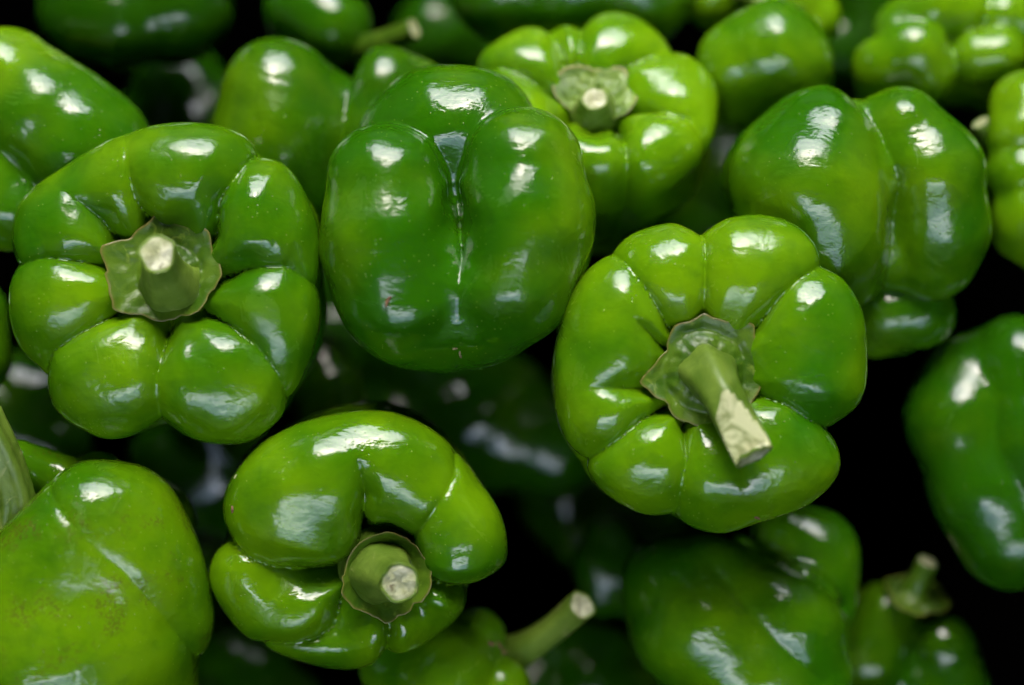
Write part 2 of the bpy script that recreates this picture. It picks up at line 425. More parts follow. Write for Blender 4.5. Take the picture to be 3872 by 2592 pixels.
COUNT = [0]
LAST = [None]
def spot_on(px, py):
    X = LAST[0]; f = D/(D-X[:, 2]); e = (X[:, 0]*f+1171-px)**2+(784-X[:, 1]*f-py)**2-X[:, 2]*0.6
    return X[np.argmin(e)]
def scrap(label, px, py, L_, w_, ang, seed, m=None, cat='dried scrap', parent=None, name='plant_scrap'):
    p = spot_on(px, py)+np.array([0, 0, 2.0]); rs = np.random.RandomState(seed); V = []; F = []
    n, k = 9, 7
    for i in range(n):
        t = i/(n-1)*2-1; r_ = w_*math.sqrt(max(1-t*t, 0.04))*(0.7+0.5*rs.rand()); bend = 0.25*L_*math.sin(t*2+seed)
        for j in range(k):
            a = j/k*6.283; x = t*L_; y = bend*0.6+r_*math.cos(a)*(0.8+0.4*rs.rand()); z = 0.55*r_*math.sin(a)*(0.7+0.6*rs.rand())
            V.append(p+np.array([x*math.cos(ang)-y*math.sin(ang), x*math.sin(ang)+y*math.cos(ang), z]))
    F = [(i*k+j, i*k+(j+1) % k, (i+1)*k+(j+1) % k, (i+1)*k+j) for i in range(n-1) for j in range(k)]+[tuple(range(k))[::-1], tuple((n-1)*k+j for j in range(k))]
    B_ = Builder(p)
    if parent is None:
        o = link(name, mesh(name, B_.loc(np.array(V)), F), m or SCRAP); o.location = B_.ow; o['label'] = label; o['category'] = cat; return o
    pw = parent.location if parent.parent is None else parent.parent.location
    return link(name, mesh(name, W(np.array(V))-np.array(pw), F), m or SCRAP, parent)
def pepper(label, lobes, z=0, core=(), cuts=(), ring_=None, creases=(), bumps=(), bounds=None, axis=(0, 0, 1), top=None, k0=9, k1=45, h=7, wob=1.6, tone=(0.5, 1.0, 0.5), parts=False, group='green bell peppers in the heap', cat='bell pepper'):
    """lobes: list of dict(chains=[[(x,y,z,r),...],...]) in picture-grid coordinates with z measured from the pepper's own z"""
    COUNT[0] += 1
    cv = lambda a: PZ(a[0], a[1], a[2]+z, a[3])
    LL = [dict(chains=[[cv(a) for a in ch] for ch in L['chains']], k=L.get('k', 45.)) for L in lobes]
    CO = [[cv(a) for a in c] for c in core]; CU = [([cv(a) for a in c], kc) for c, kc in cuts]
    al = np.array([a for L in LL for ch in L['chains'] for a in ch]+[a for c in CO for a in c]+([(*b, 0) for b in bounds] if bounds else []))
    lo = (al[:, :3]-al[:, 3:]).min(0)-16; hi = (al[:, :3]+al[:, 3:]).max(0)+16
    fn = Pep(LL, CO, CU, nrm(axis), top if top is not None else (al[:, :3]+nrm(axis)*al[:, 3:])[np.argmax((al[:, :3]+nrm(axis)*al[:, 3:])@nrm(axis))], k0, k1, COUNT[0]*7+3, wob, ring_, creases, bumps)
    X, F = surface(fn, lo, hi, h)
    LAST[0] = X
    org = np.array([(lo[0]+hi[0])/2, (lo[1]+hi[1])/2, (lo[2]+hi[2])/2]); B = Builder(org)
    me = mesh('fruit' if parts else 'bell_pepper', B.loc(X), F)
    if parts:
        root = bpy.data.objects.new('bell_pepper', None); C.objects.link(root); root.empty_display_size = 0.02
        body = link('fruit', me, SKIN, root)
    else:
        root = body = link('bell_pepper', me, SKIN)
    root.location = B.ow
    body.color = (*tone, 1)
    root['label'] = label; root['category'] = cat
    if group: root['group'] = group
    return B, root, body

class Frame:
    """a plane facing along ax through c; converts picture-grid points to plane coordinates at height h over it"""
    def __init__(s, c, ax):
        s.c = np.array(c, float); s.a = nrm(ax); s.u = nrm(np.array([1, 0, 0])-s.a*s.a[0]); s.v = np.cross(s.a, s.u)
    def pl(s, x, y, h=0.):
        q0 = np.array([0, 0, D]); dr = np.array([(x-1171), (784-y), -D]); c = s.c+s.a*h
        t = ((c-q0)@s.a)/(dr@s.a); p = q0+dr*t-c; return p@s.u, p@s.v
    def to(s, x, y, h=0.):
        a, b = s.pl(x, y, h); return s.c+s.a*h+s.u*a+s.v*b
def creases(fr, lines, h=-30, lo=-420., span=330., mn=0.25, wf=None, ws=None):
    """lines: [(x, y, depth[, width]), ...]; width defaults to a share of the distance from the frame's centre"""
    out = []
    for ln in lines:
        pts = []
        for a in ln:
            px, py = fr.pl(a[0], a[1], h)
            w_ = a[3] if len(a) > 3 else min(max((wf or 0.44)*math.hypot(px, py), 42), ws or 125)
            rc = math.hypot(px, py); pts.append((px, py, a[2]*(1 if h == 0 or h < -35 else 0.68+0.32*min(max((rc-110)/60, 0), 1)), w_))
        out.append(dict(c=fr.c.astype(np.float32), u=fr.u.astype(np.float32), v=fr.v.astype(np.float32), a=fr.a.astype(np.float32), pts=pts, lo=lo, span=span, min=mn))
    return out
def make_ring(fr, outline, r0, m0, H, drop=88, floor=-85, tops=(), hs=-150, shrink=1.0):
    ang, rr = [], []
    for x, y in outline:
        a, b = fr.pl(x, y, hs); ang.append(math.atan2(b, a)); rr.append(math.hypot(a, b)*shrink)
    ang, rr = np.array(ang), np.array(rr); o = np.argsort(ang); ang, rr = ang[o], rr[o]
    A = np.r_[ang-2*math.pi, ang, ang+2*math.pi]; B_ = np.r_[rr, rr, rr]
    th = np.linspace(-math.pi, math.pi, 181); R = np.interp(th, A, B_)
    ker = np.hanning(9); ker /= ker.sum(); Rw = np.r_[R[-9:-1], R, R[1:9]]; R = np.convolve(Rw, ker, 'same')[8:-8]
    tp = np.zeros(181)
    for x, y, wd, hh in tops:
        a, b = fr.pl(x, y, -20); t0 = math.atan2(b, a); dd = (th-t0+math.pi) % (2*math.pi)-math.pi; tp += hh*np.exp(-(dd/wd)**2)
    g = dict(c=fr.c.astype(np.float32), u=fr.u.astype(np.float32), v=fr.v.astype(np.float32), th=th, R=R, top=tp, r0=r0, m0=m0, H=H, drop=drop, floor=floor)
    Rm = R.max(); bd = []
    for h in (20+tp.max(), -H-Rm*0.42):
        for sx in (-1, 1):
            for sy in (-1, 1): bd.append(fr.c+fr.a*h+fr.u*sx*Rm+fr.v*sy*Rm)
    return g, bd

# ------------------------------------------------------------------ setting: crate floor, ground
def box_mesh(name, lo, hi, m, parent=None, kind=None):
    (a, b, c), (d, e, f) = lo, hi
    V = [(a, b, c), (d, b, c), (d, e, c), (a, e, c), (a, b, f), (d, b, f), (d, e, f), (a, e, f)]
    F = [(0, 3, 2, 1), (4, 5, 6, 7), (0, 1, 5, 4), (1, 2, 6, 5), (2, 3, 7, 6), (3, 0, 4, 7)]
    o = link(name, mesh(name, V, F, False), m, parent)
    if kind: o['kind'] = kind
    return o
g = link('ground', mesh('ground', [(-60, -60, -0.75), (60, -60, -0.75), (60, 60, -0.75), (-60, 60, -0.75)], [(0, 1, 2, 3)], False), GROUND); g['kind'] = 'structure'
box_mesh('crate_bottom', (-0.46, -0.43, -0.62), (0.46, 0.49, -0.600), CRATE, kind='structure')

# ------------------------------------------------------------------ the peppers
# A: large stem-up pepper on the left
z1 = lambda a: (a[0]*0.5208, 242+a[1]*0.5208, *a[2:])
fA = Frame(PZ(378, 622, 0), (0.0, 0.03, 1))
gA, bA = make_ring(fA, [z1(a) for a in [(40, 870), (60, 690), (65, 560), (100, 420), (200, 330), (300, 265), (440, 190), (580, 130), (730, 85), (900, 82), (1030, 105), (1150, 195), (1270, 270), (1360, 390), (1405, 540), (1415, 700), (1430, 860), (1410, 1030), (1340, 1200), (1230, 1380), (1130, 1465), (1010, 1498), (900, 1475), (770, 1425), (690, 1400), (580, 1450), (460, 1460), (330, 1405), (230, 1290), (170, 1160), (80, 1040)]],
    96, 118, 520, tops=[z1((770, 300, 0.4, 8)), z1((1150, 500, 0.4, 6)), z1((900, 1200, 0.35, 6)), z1((250, 520, 0.3, -14)), z1((430, 400, 0.25, -16)), z1((270, 870, 0.35, -4))])
cre = creases(fA, [[z1(a) for a in ln] for ln in [
    [(880, 620, 60), (935, 560, 62), (960, 420, 56), (1060, 270, 36), (1140, 180, 22), (1190, 100, 16)],
    [(900, 760, 66), (985, 745, 66), (1100, 710, 56), (1250, 705, 34), (1400, 800, 16), (1500, 860, 8)],
    [(830, 850, 62), (885, 910, 64), (1000, 960, 56), (1120, 1050, 44), (1210, 1170, 26), (1270, 1330, 14), (1330, 1500, 8)],
    [(725, 880, 60), (725, 960, 64), (715, 1050, 52), (692, 1200, 32), (690, 1400, 26), (690, 1560, 18)],
    [(560, 870, 60), (500, 910, 66), (350, 1000, 52), (220, 1080, 40), (175, 1180, 26), (120, 1300, 16)],
    [(540, 720, 60), (470, 700, 64), (330, 680, 50), (200, 665, 42), (80, 690, 26), (0, 690, 22)],
    [(560, 640, 60), (500, 590, 66), (440, 500, 54), (370, 440, 36), (300, 390, 14), (200, 320, 4)],
    [(690, 590, 58), (640, 500, 62), (590, 400, 40), (570, 300, 26), (560, 210, 12), (540, 120, 8)]]])
B, root, body = pepper('large glossy pepper at the left facing up with short stub stem in a star calyx', [], ring_=gA, creases=cre, bounds=bA, axis=fA.a, h=6.0, wob=1.9, parts=True, tone=(0.50, 1.02, 0.5))
cA = fA.c+fA.a*-70+np.array([-2, -4, 0])
add_calyx(B, root, cA, (0.02, 0.10, 1), [(376, 487), (400, 512), (440, 522), (483, 532), (487, 580), (514, 632), (486, 668), (458, 716), (415, 722), (378, 740), (325, 722), (260, 712), (254, 660), (248, 620), (236, 566), (290, 548), (335, 515)], dish=9, neck=66, neck_h=30, seed=3, edge_up=10, ruffle=2.2)
add_stem(B, root, [cA+(2, -20, -8), cA+(2, -16, 26), cA+(0, 4, 72), cA+(-3, 32, 118)], [80, 63, 51, 43], cutn=(0.1, -0.05, 1), seed=4)

# B: heart-shaped pepper lying on its side
fB = Frame(PZ(1045, 560, 0), (0, 0, 1))
creB = creases(fB, [[(1043, 430, 6, 60), (1045, 470, 34, 90), (1050, 520, 56, 110), (1056, 590, 44, 120), (1048, 660, 12, 110), (1044, 740, 2, 100), (1050, 860, 10, 80)]], h=0, lo=-230, span=110, mn=0.0)
B, root, body = pepper('heart shaped pepper with two fat lobes split by a deep cleft, top centre', [
    dict(chains=[[(884, 424, -150, 142), (892, 550, -142, 147), (918, 670, -150, 137), (945, 722, -185, 116)],
                 [(890, 560, -300, 150), (955, 670, -330, 125)],
                 [(1198, 388, -145, 142), (1200, 510, -135, 147), (1160, 640, -145, 140), (1105, 722, -190, 112)],
                 [(1195, 560, -320, 155), (1115, 630, -330, 130)], [(1188, 550, -260, 108), (1130, 670, -300, 85)],
                 [(1044, 640, -210, 160), (1030, 705, -215, 132)]], k=60),
    dict(chains=[[(925, 330, -290, 116), (1005, 296, -270, 134), (1090, 300, -262, 128), (1150, 360, -230, 110)], [(1010, 340, -320, 150), (1044, 470, -330, 135), (1030, 560, -460, 160)]], k=60),
    ], z=25, creases=creB, axis=(0, 0.97, 0.25), top=np.array(PZ(1040, 300, 0)), k0=8, k1=16, h=6.0, wob=2.0, tone=(0.44, 0.95, 0.75), parts=True,
    cuts=[([(1052, 822, -190, 6), (1058, 850, -230, 14)], 20)])
scrap('tiny pale brown dried scrap stuck to the lower left of the heart shaped pepper', 887, 688, 14, 5, 1.0, 1)
for k_, (x, y, L_, a_) in enumerate([(1050, 806, 9, 1.3), (1042, 800, 6, 0.3), (1054, 815, 6, 2.2)]): scrap('', x, y, L_, 3.0, a_, 20+k_, BLOOM, parent=root, name='blossom_scar')

# C: large stem-up pepper with the long stem
z3 = lambda a: (1210+a[0]*0.5208, 454+a[1]*0.5208, *a[2:])
fC = Frame(PZ(1615, 848, 20), (-0.01, 0.06, 1))
gC, bC = make_ring(fC, [z3(a) for a in [(775, 130), (870, 90), (1000, 70), (1130, 95), (1230, 180), (1290, 300), (1400, 390), (1460, 500), (1482, 650), (1475, 800), (1440, 920), (1350, 1010), (1365, 1130), (1330, 1250), (1220, 1350), (1080, 1420), (960, 1450), (830, 1470), (700, 1430), (620, 1395), (480, 1385), (350, 1320), (250, 1220), (210, 1140), (140, 1030), (100, 880), (90, 740), (110, 600), (150, 440), (260, 300), (360, 225), (440, 160), (600, 105), (700, 120)]],
    84, 116, 520, tops=[z3((1000, 280, 0.35, 8)), z3((1260, 600, 0.5, 6)), z3((290, 900, 0.45, -12)), z3((600, 260, 0.3, -4)), z3((800, 1240, 0.4, -4))])
cre = creases(fC, [[z3(a) for a in ln] for ln in [
    [(770, 600, 54), (770, 510, 58), (775, 350, 44), (775, 200, 30), (760, 120, 30), (750, 30, 24)],
    [(960, 610, 54), (1005, 560, 60), (1100, 440, 50), (1180, 360, 40), (1260, 310, 26), (1340, 260, 18)],
    [(960, 840, 52), (1030, 870, 56), (1120, 900, 48), (1230, 970, 50), (1340, 1012, 44), (1450, 1050, 34)],
    [(850, 930, 40), (870, 1010, 34), (930, 1180, 18), (950, 1310, 6), (960, 1420, 3)],
    [(700, 930, 54), (685, 1000, 58), (690, 1150, 36), (660, 1330, 24), (640, 1410, 20), (620, 1500, 16)],
    [(660, 880, 54), (610, 915, 60), (500, 970, 52), (380, 1070, 42), (250, 1150, 28), (150, 1220, 18)],
    [(600, 830, 50), (540, 830, 54), (420, 832, 40, 80), (320, 835, 20, 70), (230, 838, 1, 60)],
    [(640, 680, 50), (590, 640, 52), (520, 580, 34, 60), (470, 540, 12, 50), (420, 500, 0, 50)],
    [(670, 620, 52), (612, 555, 56), (540, 440, 40), (440, 300, 22), (370, 230, 16), (300, 150, 12)]]])
B, root, body = pepper('large pepper right of centre with a long pale peeled stem leaning towards the bottom', [], ring_=gC, creases=cre, bounds=bC, axis=fC.a, h=6.0, wob=2.1, parts=True, tone=(0.54, 1.08, 0.6),
    bumps=[(fC.to(*z3((760, 1395)), -170), 60, 8)])
scrap('tiny rust brown scrap on the lower rim of the long-stemmed pepper', 1730, 1184, 9, 4, -0.3, 3)
cC = fC.c+fC.a*-62
add_calyx(B, root, cC, (0.0, 0.05, 1), [(1543, 745), (1575, 738), (1606, 722), (1660, 740), (1726, 742), (1728, 790), (1746, 857), (1730, 905), (1700, 935), (1660, 955), (1620, 980), (1575, 965), (1540, 948), (1530, 925), (1498, 915), (1463, 878), (1495, 835), (1525, 800), (1530, 765)], dish=6, neck=84, neck_h=34, seed=8, edge_up=8, ruffle=2.4)
add_stem(B, root, [cC+(6, -2, -10), cC+(12, -10, 28), cC+(30, -48, 82), cC+(62, -116, 118), cC+(98, -190, 148)], [76, 62, 49, 47, 46], shave=(165, 0.2), seed=9, sides=0.07)

# D: yellow-green pepper, far top centre, stem showing
z2 = lambda a: (968+a[0]*0.3472, a[1]*0.3472, *a[2:])
aD = (0.02, 0.50, 0.86)
fD = Frame(PZ(1362, 225, -320), aD)
gD, bD = make_ring(fD, [z2(a) for a in [(330, 470), (400, 370), (550, 270), (720, 220), (800, 245), (920, 225), (1020, 235), (1100, 190), (1230, 155), (1400, 190), (1550, 280), (1640, 350), (1780, 420), (1900, 540), (1960, 700), (1940, 880), (1860, 1060), (1700, 1200), (1520, 1290), (1340, 1270), (1150, 1290), (900, 1230), (600, 1080), (420, 850), (340, 640)]],
    74, 96, 460, drop=74, floor=-62, hs=-110, tops=[z2((1230, 300, 0.4, 12)), z2((1560, 850, 0.35, 10))])
cre = creases(fD, [[z2(a) for a in ln] for ln in [
    [(980, 520, 50), (940, 460, 54), (900, 340, 50), (850, 220, 34), (820, 150, 24)],
    [(1040, 500, 50), (1010, 440, 50), (1030, 330, 40), (1040, 200, 34), (1045, 120, 20)],
    [(1290, 500, 50), (1340, 440, 50), (1440, 400, 42), (1530, 350, 34), (1620, 310, 28), (1700, 270, 20)],
    [(1340, 690, 50), (1420, 700, 52), (1560, 740, 44), (1750, 800, 32), (1850, 880, 20), (1950, 960, 10)],
    [(1240, 740, 50), (1290, 800, 56), (1330, 950, 46), (1350, 1100, 30), (1340, 1250, 18), (1340, 1400, 12)],
    [(1000, 700, 50), (940, 760, 54), (850, 860, 44), (700, 1000, 24), (600, 1150, 12)],
    [(900, 610, 50), (820, 590, 50), (700, 530, 40), (500, 440, 30), (370, 440, 20), (280, 430, 10)]]], wf=0.42)
B, root, body = pepper('bright yellow-green pepper at the top centre with ragged calyx and knob stem', [], ring_=gD, creases=cre, bounds=bD, axis=fD.a, h=7.5, wob=1.5, parts=True, tone=(0.60, 1.15, 0.3))
cD = fD.c+fD.a*-50
add_calyx(B, root, cD, (0.0, 0.38, 0.92), [(1260, 188), (1295, 160), (1360, 165), (1430, 158), (1452, 200), (1455, 235), (1420, 270), (1380, 276), (1340, 262), (1290, 245), (1265, 215)], dish=5, neck=44, neck_h=26, seed=12, edge_up=8, ruffle=4, m_=CALYX_PALE)
add_stem(B, root, [cD+(0, -4, -5), cD+(0, 6, 30), cD+(-2, 22, 66)], [58, 42, 33], seed=13)

# E: large two-lobed pepper at upper right
B, root, body = pepper('big dark green pepper at upper right with wide shine and a seam between two lobes', [
    dict(chains=[[(1885, 320, -150, 128), (1850, 420, -140, 165), (1880, 540, -170, 160), (1950, 610, -220, 95)], [(1790, 400, -240, 130), (1850, 480, -320, 160)]], k=70),
    dict(chains=[[(2060, 300, -160, 100), (2125, 400, -155, 118), (2150, 520, -180, 105), (2135, 600, -210, 92)], [(2080, 420, -330, 160)]], k=60),
    ], z=-150, core=[[(1980, 400, -230, 150), (2000, 560, -270, 130)]], k0=40, k1=40, h=7.5, tone=(0.46, 0.95, 0.3),
    creases=creases(Frame(PZ(1990, 430, -150), (0, 0, 1)), [[(1573+a*.5016, b*.5016, d_, w_) for a, b, d_, w_ in [(740, 360, 26, 60), (800, 440, 24, 70), (880, 560, 14, 60), (960, 740, 12, 50), (990, 820, 26, 80), (975, 1000, 34, 100), (975, 1150, 28, 90), (960, 1330, 26, 90), (940, 1450, 24, 80)]]], h=0, lo=-500, span=150, mn=0))
# its neighbour underneath
pepper('small dark pepper tucked under the big two-lobed pepper at upper right', [
    dict(chains=[[(2030, 720, -100, 80), (2100, 715, -110, 85)]]), dict(chains=[[(2005, 760, -130, 62), (2060, 765, -150, 50)]])], z=-330, h=10, tone=(0.42, 0.9, 0.3))

# F: pepper at the bottom, left of centre, stem in a deep cavity
z4 = lambda a: (423.4+a[0]*0.4405, 877+a[1]*0.4405, *a[2:])
aF = nrm((0.06, -0.09, 0.99))
fF = Frame(PZ(872, 1295, -50), aF)
gF, bF = make_ring(fF, [z4(a) for a in [(900, 110), (1050, 118), (1180, 165), (1320, 255), (1430, 370), (1520, 500), (1610, 620), (1650, 750), (1650, 900), (1590, 1010), (1480, 1090), (1420, 1220), (1280, 1330), (1130, 1390), (1040, 1410), (960, 1480), (830, 1505), (680, 1490), (560, 1440), (440, 1370), (300, 1290), (180, 1160), (120, 1020), (140, 920), (200, 840), (200, 700), (195, 590), (240, 470), (340, 340), (500, 250), (700, 160)]],
    72, 122, 500, drop=120, floor=-100, tops=[z4((450, 450, 0.55, 26)), z4((1120, 350, 0.5, 16)), z4((1480, 800, 0.35, 10)), z4((400, 1130, 0.35, -36)), z4((800, 1400, 0.45, -60)), z4((1250, 1250, 0.35, -62))])
cre = creases(fF, [[z4(a) for a in ln] for ln in [
    [(880, 980, 70, 60), (800, 995, 84, 70), (640, 1003, 84, 90), (450, 972, 62, 110), (330, 920, 40, 110), (200, 835, 30, 90), (90, 780, 22, 80)],
    [(940, 800, 40, 45), (925, 690, 60, 50), (932, 570, 56, 70), (912, 460, 30, 80), (890, 370, 8, 60), (880, 300, 0, 50)],
    [(1150, 850, 20, 50), (1240, 730, 20, 50), (1330, 600, 12, 70), (1400, 480, 14, 60), (1410, 330, 12, 60), (1420, 230, 8, 60)],
    [(1170, 1010, 70, 60), (1270, 1050, 84, 70), (1400, 1085, 84, 80), (1520, 1075, 60, 80), (1640, 1050, 40, 70)],
    [(1030, 1110, 60, 50), (1050, 1200, 70, 60), (1062, 1300, 54, 70), (1048, 1400, 34, 70), (1040, 1500, 24, 60)],
    [(850, 1090, 66, 50), (800, 1180, 80, 70), (770, 1290, 66, 90), (690, 1350, 46, 90), (580, 1375, 30, 80), (450, 1385, 24, 70), (380, 1400, 20, 60)]]], h=-25)
B, root, body = pepper('wrinkled pepper at bottom left of centre, its cut stem sunk between curled lobes', [], ring_=gF, creases=cre, bounds=bF, axis=fF.a, h=6.0, wob=2.2, parts=True, tone=(0.54, 1.0, 0.5),
    bumps=[(fF.to(*z4((760, 560)), -20), 62, 16), (fF.to(*z4((720, 880)), -60), 85, 22), (fF.to(*z4((1170, 620)), -60), 46, 14), (fF.to(*z4((1430, 1000)), -50), 60, 14), (fF.to(*z4((620, 650)), 0), 55, -10), (fF.to(*z4((1300, 480)), 0), 60, -8)])
scrap('tiny rust brown scrap on the left flank of the wrinkled pepper', 531, 1166, 9, 4, 1.5, 5)
scrap('tiny white chip near the upper left edge of the wrinkled pepper', 537, 1091, 6, 2.5, 0.9, 6, CUT)
cF = np.array(PZ(878, 1306, -130))
add_calyx(B, root, cF, (0.14, -0.16, 1), [(881, 1203), (930, 1222), (965, 1262), (980, 1285), (978, 1340), (945, 1370), (880, 1408), (840, 1392), (795, 1362), (778, 1340), (778, 1318), (795, 1265), (840, 1218)], dish=44, neck=60, neck_h=34, seed=17, edge_up=8, ruffle=2)
add_stem(B, root, [cF+(-12, 4, -20), cF+(-6, 2, 26), cF+(16, -4, 88), cF+(42, -10, 145)], [96, 76, 56, 47], cutn=(0.25, -0.05, 1), seed=18)

# G: big pale pepper in the lower left corner
fG = Frame(PZ(200, 1300, 0), (0, 0, 1))
B, root, body = pepper('large pale freckled pepper cut off by the lower left corner, with a thick stem', [
    dict(chains=[[(70, 1342, -110, 104), (140, 1262, -100, 98), (222, 1178, -110, 96)], [(215, 1180, -110, 92), (285, 1190, -150, 98), (328, 1310, -170, 114), (362, 1425, -200, 98), (340, 1560, -260, 110)],
                 [(70, 1342, -110, 104), (120, 1480, -150, 180), (160, 1640, -210, 210)], [(30, 1420, -190, 150), (-60, 1600, -230, 200)], [(230, 1300, -150, 120), (250, 1480, -190, 160)], [(140, 1400, -330, 210), (200, 1560, -380, 200)]], k=110),
    dict(chains=[[(40, 1058, -200, 54), (95, 1082, -225, 48), (40, 1150, -300, 60)]], k=40),
    dict(chains=[[(145, 1088, -225, 50), (130, 1150, -290, 60)]], k=40),
    dict(chains=[[(225, 1095, -230, 64), (340, 1200, -320, 110)]], k=40),
    ], z=10, axis=nrm((-0.35, 0.8, 0.5)), k0=20, k1=30, h=6.5, wob=1.0, parts=True, tone=(0.56, 0.95, 1.0),
    creases=creases(fG, [[(120, 1120, 10, 50), (152, 1160, 8, 55), (225, 1240, 5, 60), (303, 1307, 9, 70), (370, 1400, 13, 80), (421, 1488, 22, 80), (450, 1560, 30, 80)]], h=-60, lo=-500, span=150, mn=0),
    bumps=[(np.array(PZ(190, 1215, -20)), 60, -8)])
add_stem(B, root, [PZ(10, 1270, -190), PZ(34, 1220, -150), PZ(34, 1140, -110), PZ(8, 1050, -70), PZ(-40, 950, -40)], [80, 62, 44, 42, 42], seed=21, sides=0.13)
cG = np.array(PZ(10, 1215, -200))
add_calyx(B, root, cG, (-0.3, 0.75, 0.6), [(130, 1140), (100, 1170), (95, 1220), (40, 1260), (-50, 1290), (-120, 1240), (-110, 1170), (0, 1120)], dish=8, neck=60, neck_h=20, seed=22)

# H: top left
pepper('large blurred pepper at the upper left edge with two window shaped shines', [
    dict(chains=[[(20, 170, -170, 110), (110, 270, -150, 130), (205, 350, -165, 135), (230, 430, -230, 110)], [(110, 330, -300, 160)]], k=60),
    dict(chains=[[(-40, 420, -150, 120), (20, 470, -150, 105)], [(0, 420, -280, 150)]], k=60)], z=-190, k0=20, k1=50, h=9, tone=(0.55, 1.0, 0.6))
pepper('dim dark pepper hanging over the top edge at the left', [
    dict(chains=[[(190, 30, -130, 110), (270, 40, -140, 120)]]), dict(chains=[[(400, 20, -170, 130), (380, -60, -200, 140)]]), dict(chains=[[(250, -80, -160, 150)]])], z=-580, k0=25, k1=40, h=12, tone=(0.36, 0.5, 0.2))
# J
pepper('blurred two-lobed pepper behind the heart shaped one, upper left of centre', [
    dict(chains=[[(640, 225, -150, 138), (635, 330, -150, 145), (680, 420, -190, 140)]], k=60),
    dict(chains=[[(880, 205, -150, 100), (870, 300, -160, 120)], [(970, 200, -190, 62), (930, 240, -200, 90)]], k=50)], z=-330, core=[[(760, 300, -200, 140), (780, 400, -260, 140)]], k0=40, k1=40, h=9, tone=(0.44, 0.78, 0.3),
    creases=creases(Frame(PZ(760, 260, -330), (0, 0, 1)), [[(806, 80, 40, 70), (796, 150, 34, 80), (785, 230, 24, 80), (775, 400, 12, 80)]], h=0, lo=-500, span=150, mn=0))
# K: half-hidden pepper whose stem shows
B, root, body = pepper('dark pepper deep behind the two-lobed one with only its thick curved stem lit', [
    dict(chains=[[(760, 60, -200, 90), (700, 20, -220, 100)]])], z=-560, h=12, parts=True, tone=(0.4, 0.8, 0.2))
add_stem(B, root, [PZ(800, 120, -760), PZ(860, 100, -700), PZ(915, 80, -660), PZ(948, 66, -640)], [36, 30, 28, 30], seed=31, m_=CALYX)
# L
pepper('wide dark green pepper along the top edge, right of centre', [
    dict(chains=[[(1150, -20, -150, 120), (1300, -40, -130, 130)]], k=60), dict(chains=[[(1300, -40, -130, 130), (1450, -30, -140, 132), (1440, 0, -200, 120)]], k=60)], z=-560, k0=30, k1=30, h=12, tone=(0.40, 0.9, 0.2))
# M
pepper('smooth rounded pepper with one broad shine at the top, left of the folded one', [
    dict(chains=[[(1680, 150, -130, 95), (1765, 125, -125, 108), (1800, 150, -130, 105)]], k=60), dict(chains=[[(1700, 210, -190, 90), (1810, 190, -180, 92)]], k=60)], z=-400, k0=20, k1=40, h=9, tone=(0.5, 1.05, 0.3))
# N with stem
B, root, body = pepper('yellow-green pepper cut by the top edge, its pale stem pointing at the smooth one', [
    dict(chains=[[(1640, -20, -160, 90), (1600, -60, -160, 80)]], k=50), dict(chains=[[(1810, 10, -150, 85), (1850, 40, -160, 75)], [(1800, -60, -180, 100)]], k=50)], z=-620, k0=10, k1=30, h=12, parts=True, tone=(0.68, 1.2, 0.2))
add_stem(B, root, [PZ(1690, -20, -700), PZ(1725, 0, -650), PZ(1765, 22, -630)], [34, 24, 22], seed=33)
# O
pepper('folded many-lobed pepper in the upper right corner', [
    dict(chains=[[(2020, 150, -120, 72), (2090, 120, -105, 70), (2115, 170, -120, 68)], [(2050, 190, -200, 100)]], k=40),
    dict(chains=[[(2235, 130, -110, 60), (2285, 125, -110, 64)], [(2270, 180, -220, 80)]], k=40),
    dict(chains=[[(2055, 70, -140, 66), (2120, 20, -130, 62), (2200, 25, -140, 60)]], k=40),
    dict(chains=[[(2290, 40, -150, 62), (2360, 60, -170, 70)]], k=40)], z=-480, core=[[(2170, 130, -280, 120)]], k0=9, k1=20, h=9, tone=(0.60, 1.05, 0.3))
# P
B, root, body = pepper('pepper at the right edge below the folded one with stacked bulges', [
    dict(chains=[[(2340, 310, -130, 84), (2350, 250, -160, 90)]], k=40), dict(chains=[[(2345, 400, -120, 88)]], k=40), dict(chains=[[(2375, 500, -125, 112), (2410, 540, -150, 100)]], k=40)],
    z=-330, core=[[(2420, 400, -260, 120)]], k0=12, k1=30, h=9, parts=True, tone=(0.55, 1.0, 0.3))
add_stem(B, root, [PZ(2310, 370, -560), PZ(2275, 330, -520), PZ(2243, 280, -490)], [40, 27, 24], seed=35)
# Q
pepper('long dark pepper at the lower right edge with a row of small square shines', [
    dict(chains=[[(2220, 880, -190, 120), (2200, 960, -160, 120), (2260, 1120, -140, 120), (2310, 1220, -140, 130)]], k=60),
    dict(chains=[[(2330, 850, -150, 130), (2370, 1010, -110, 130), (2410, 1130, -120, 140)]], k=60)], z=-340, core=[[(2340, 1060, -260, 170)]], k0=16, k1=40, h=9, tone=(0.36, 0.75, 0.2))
# R
pepper('long dark pepper with a large patchy shine lying under the long-stemmed pepper', [
    dict(chains=[[(1530, 1335, -150, 108), (1600, 1420, -140, 150), (1700, 1530, -150, 160)], [(1660, 1320, -150, 110), (1790, 1420, -140, 130), (1820, 1540, -160, 130)],
                 [(1640, 1420, -300, 180)]], k=70),
    dict(chains=[[(1790, 1235, -230, 86), (1868, 1270, -230, 88), (1862, 1390, -240, 96)]], k=50)], z=-290, k0=30, k1=30, h=8.5, wob=2.2, tone=(0.44, 1.05, 0.3),
    creases=creases(Frame(PZ(1680, 1400, -290), (0, 0, 1)), [[(1640, 1210, 30, 60), (1700, 1250, 26, 70), (1790, 1290, 24, 70), (1880, 1340, 26, 70), (1940, 1400, 20, 60)], [(1620, 1290, 8, 80), (1750, 1440, 12, 90), (1880, 1560, 12, 90)]], h=-40, lo=-500, span=150, mn=0))
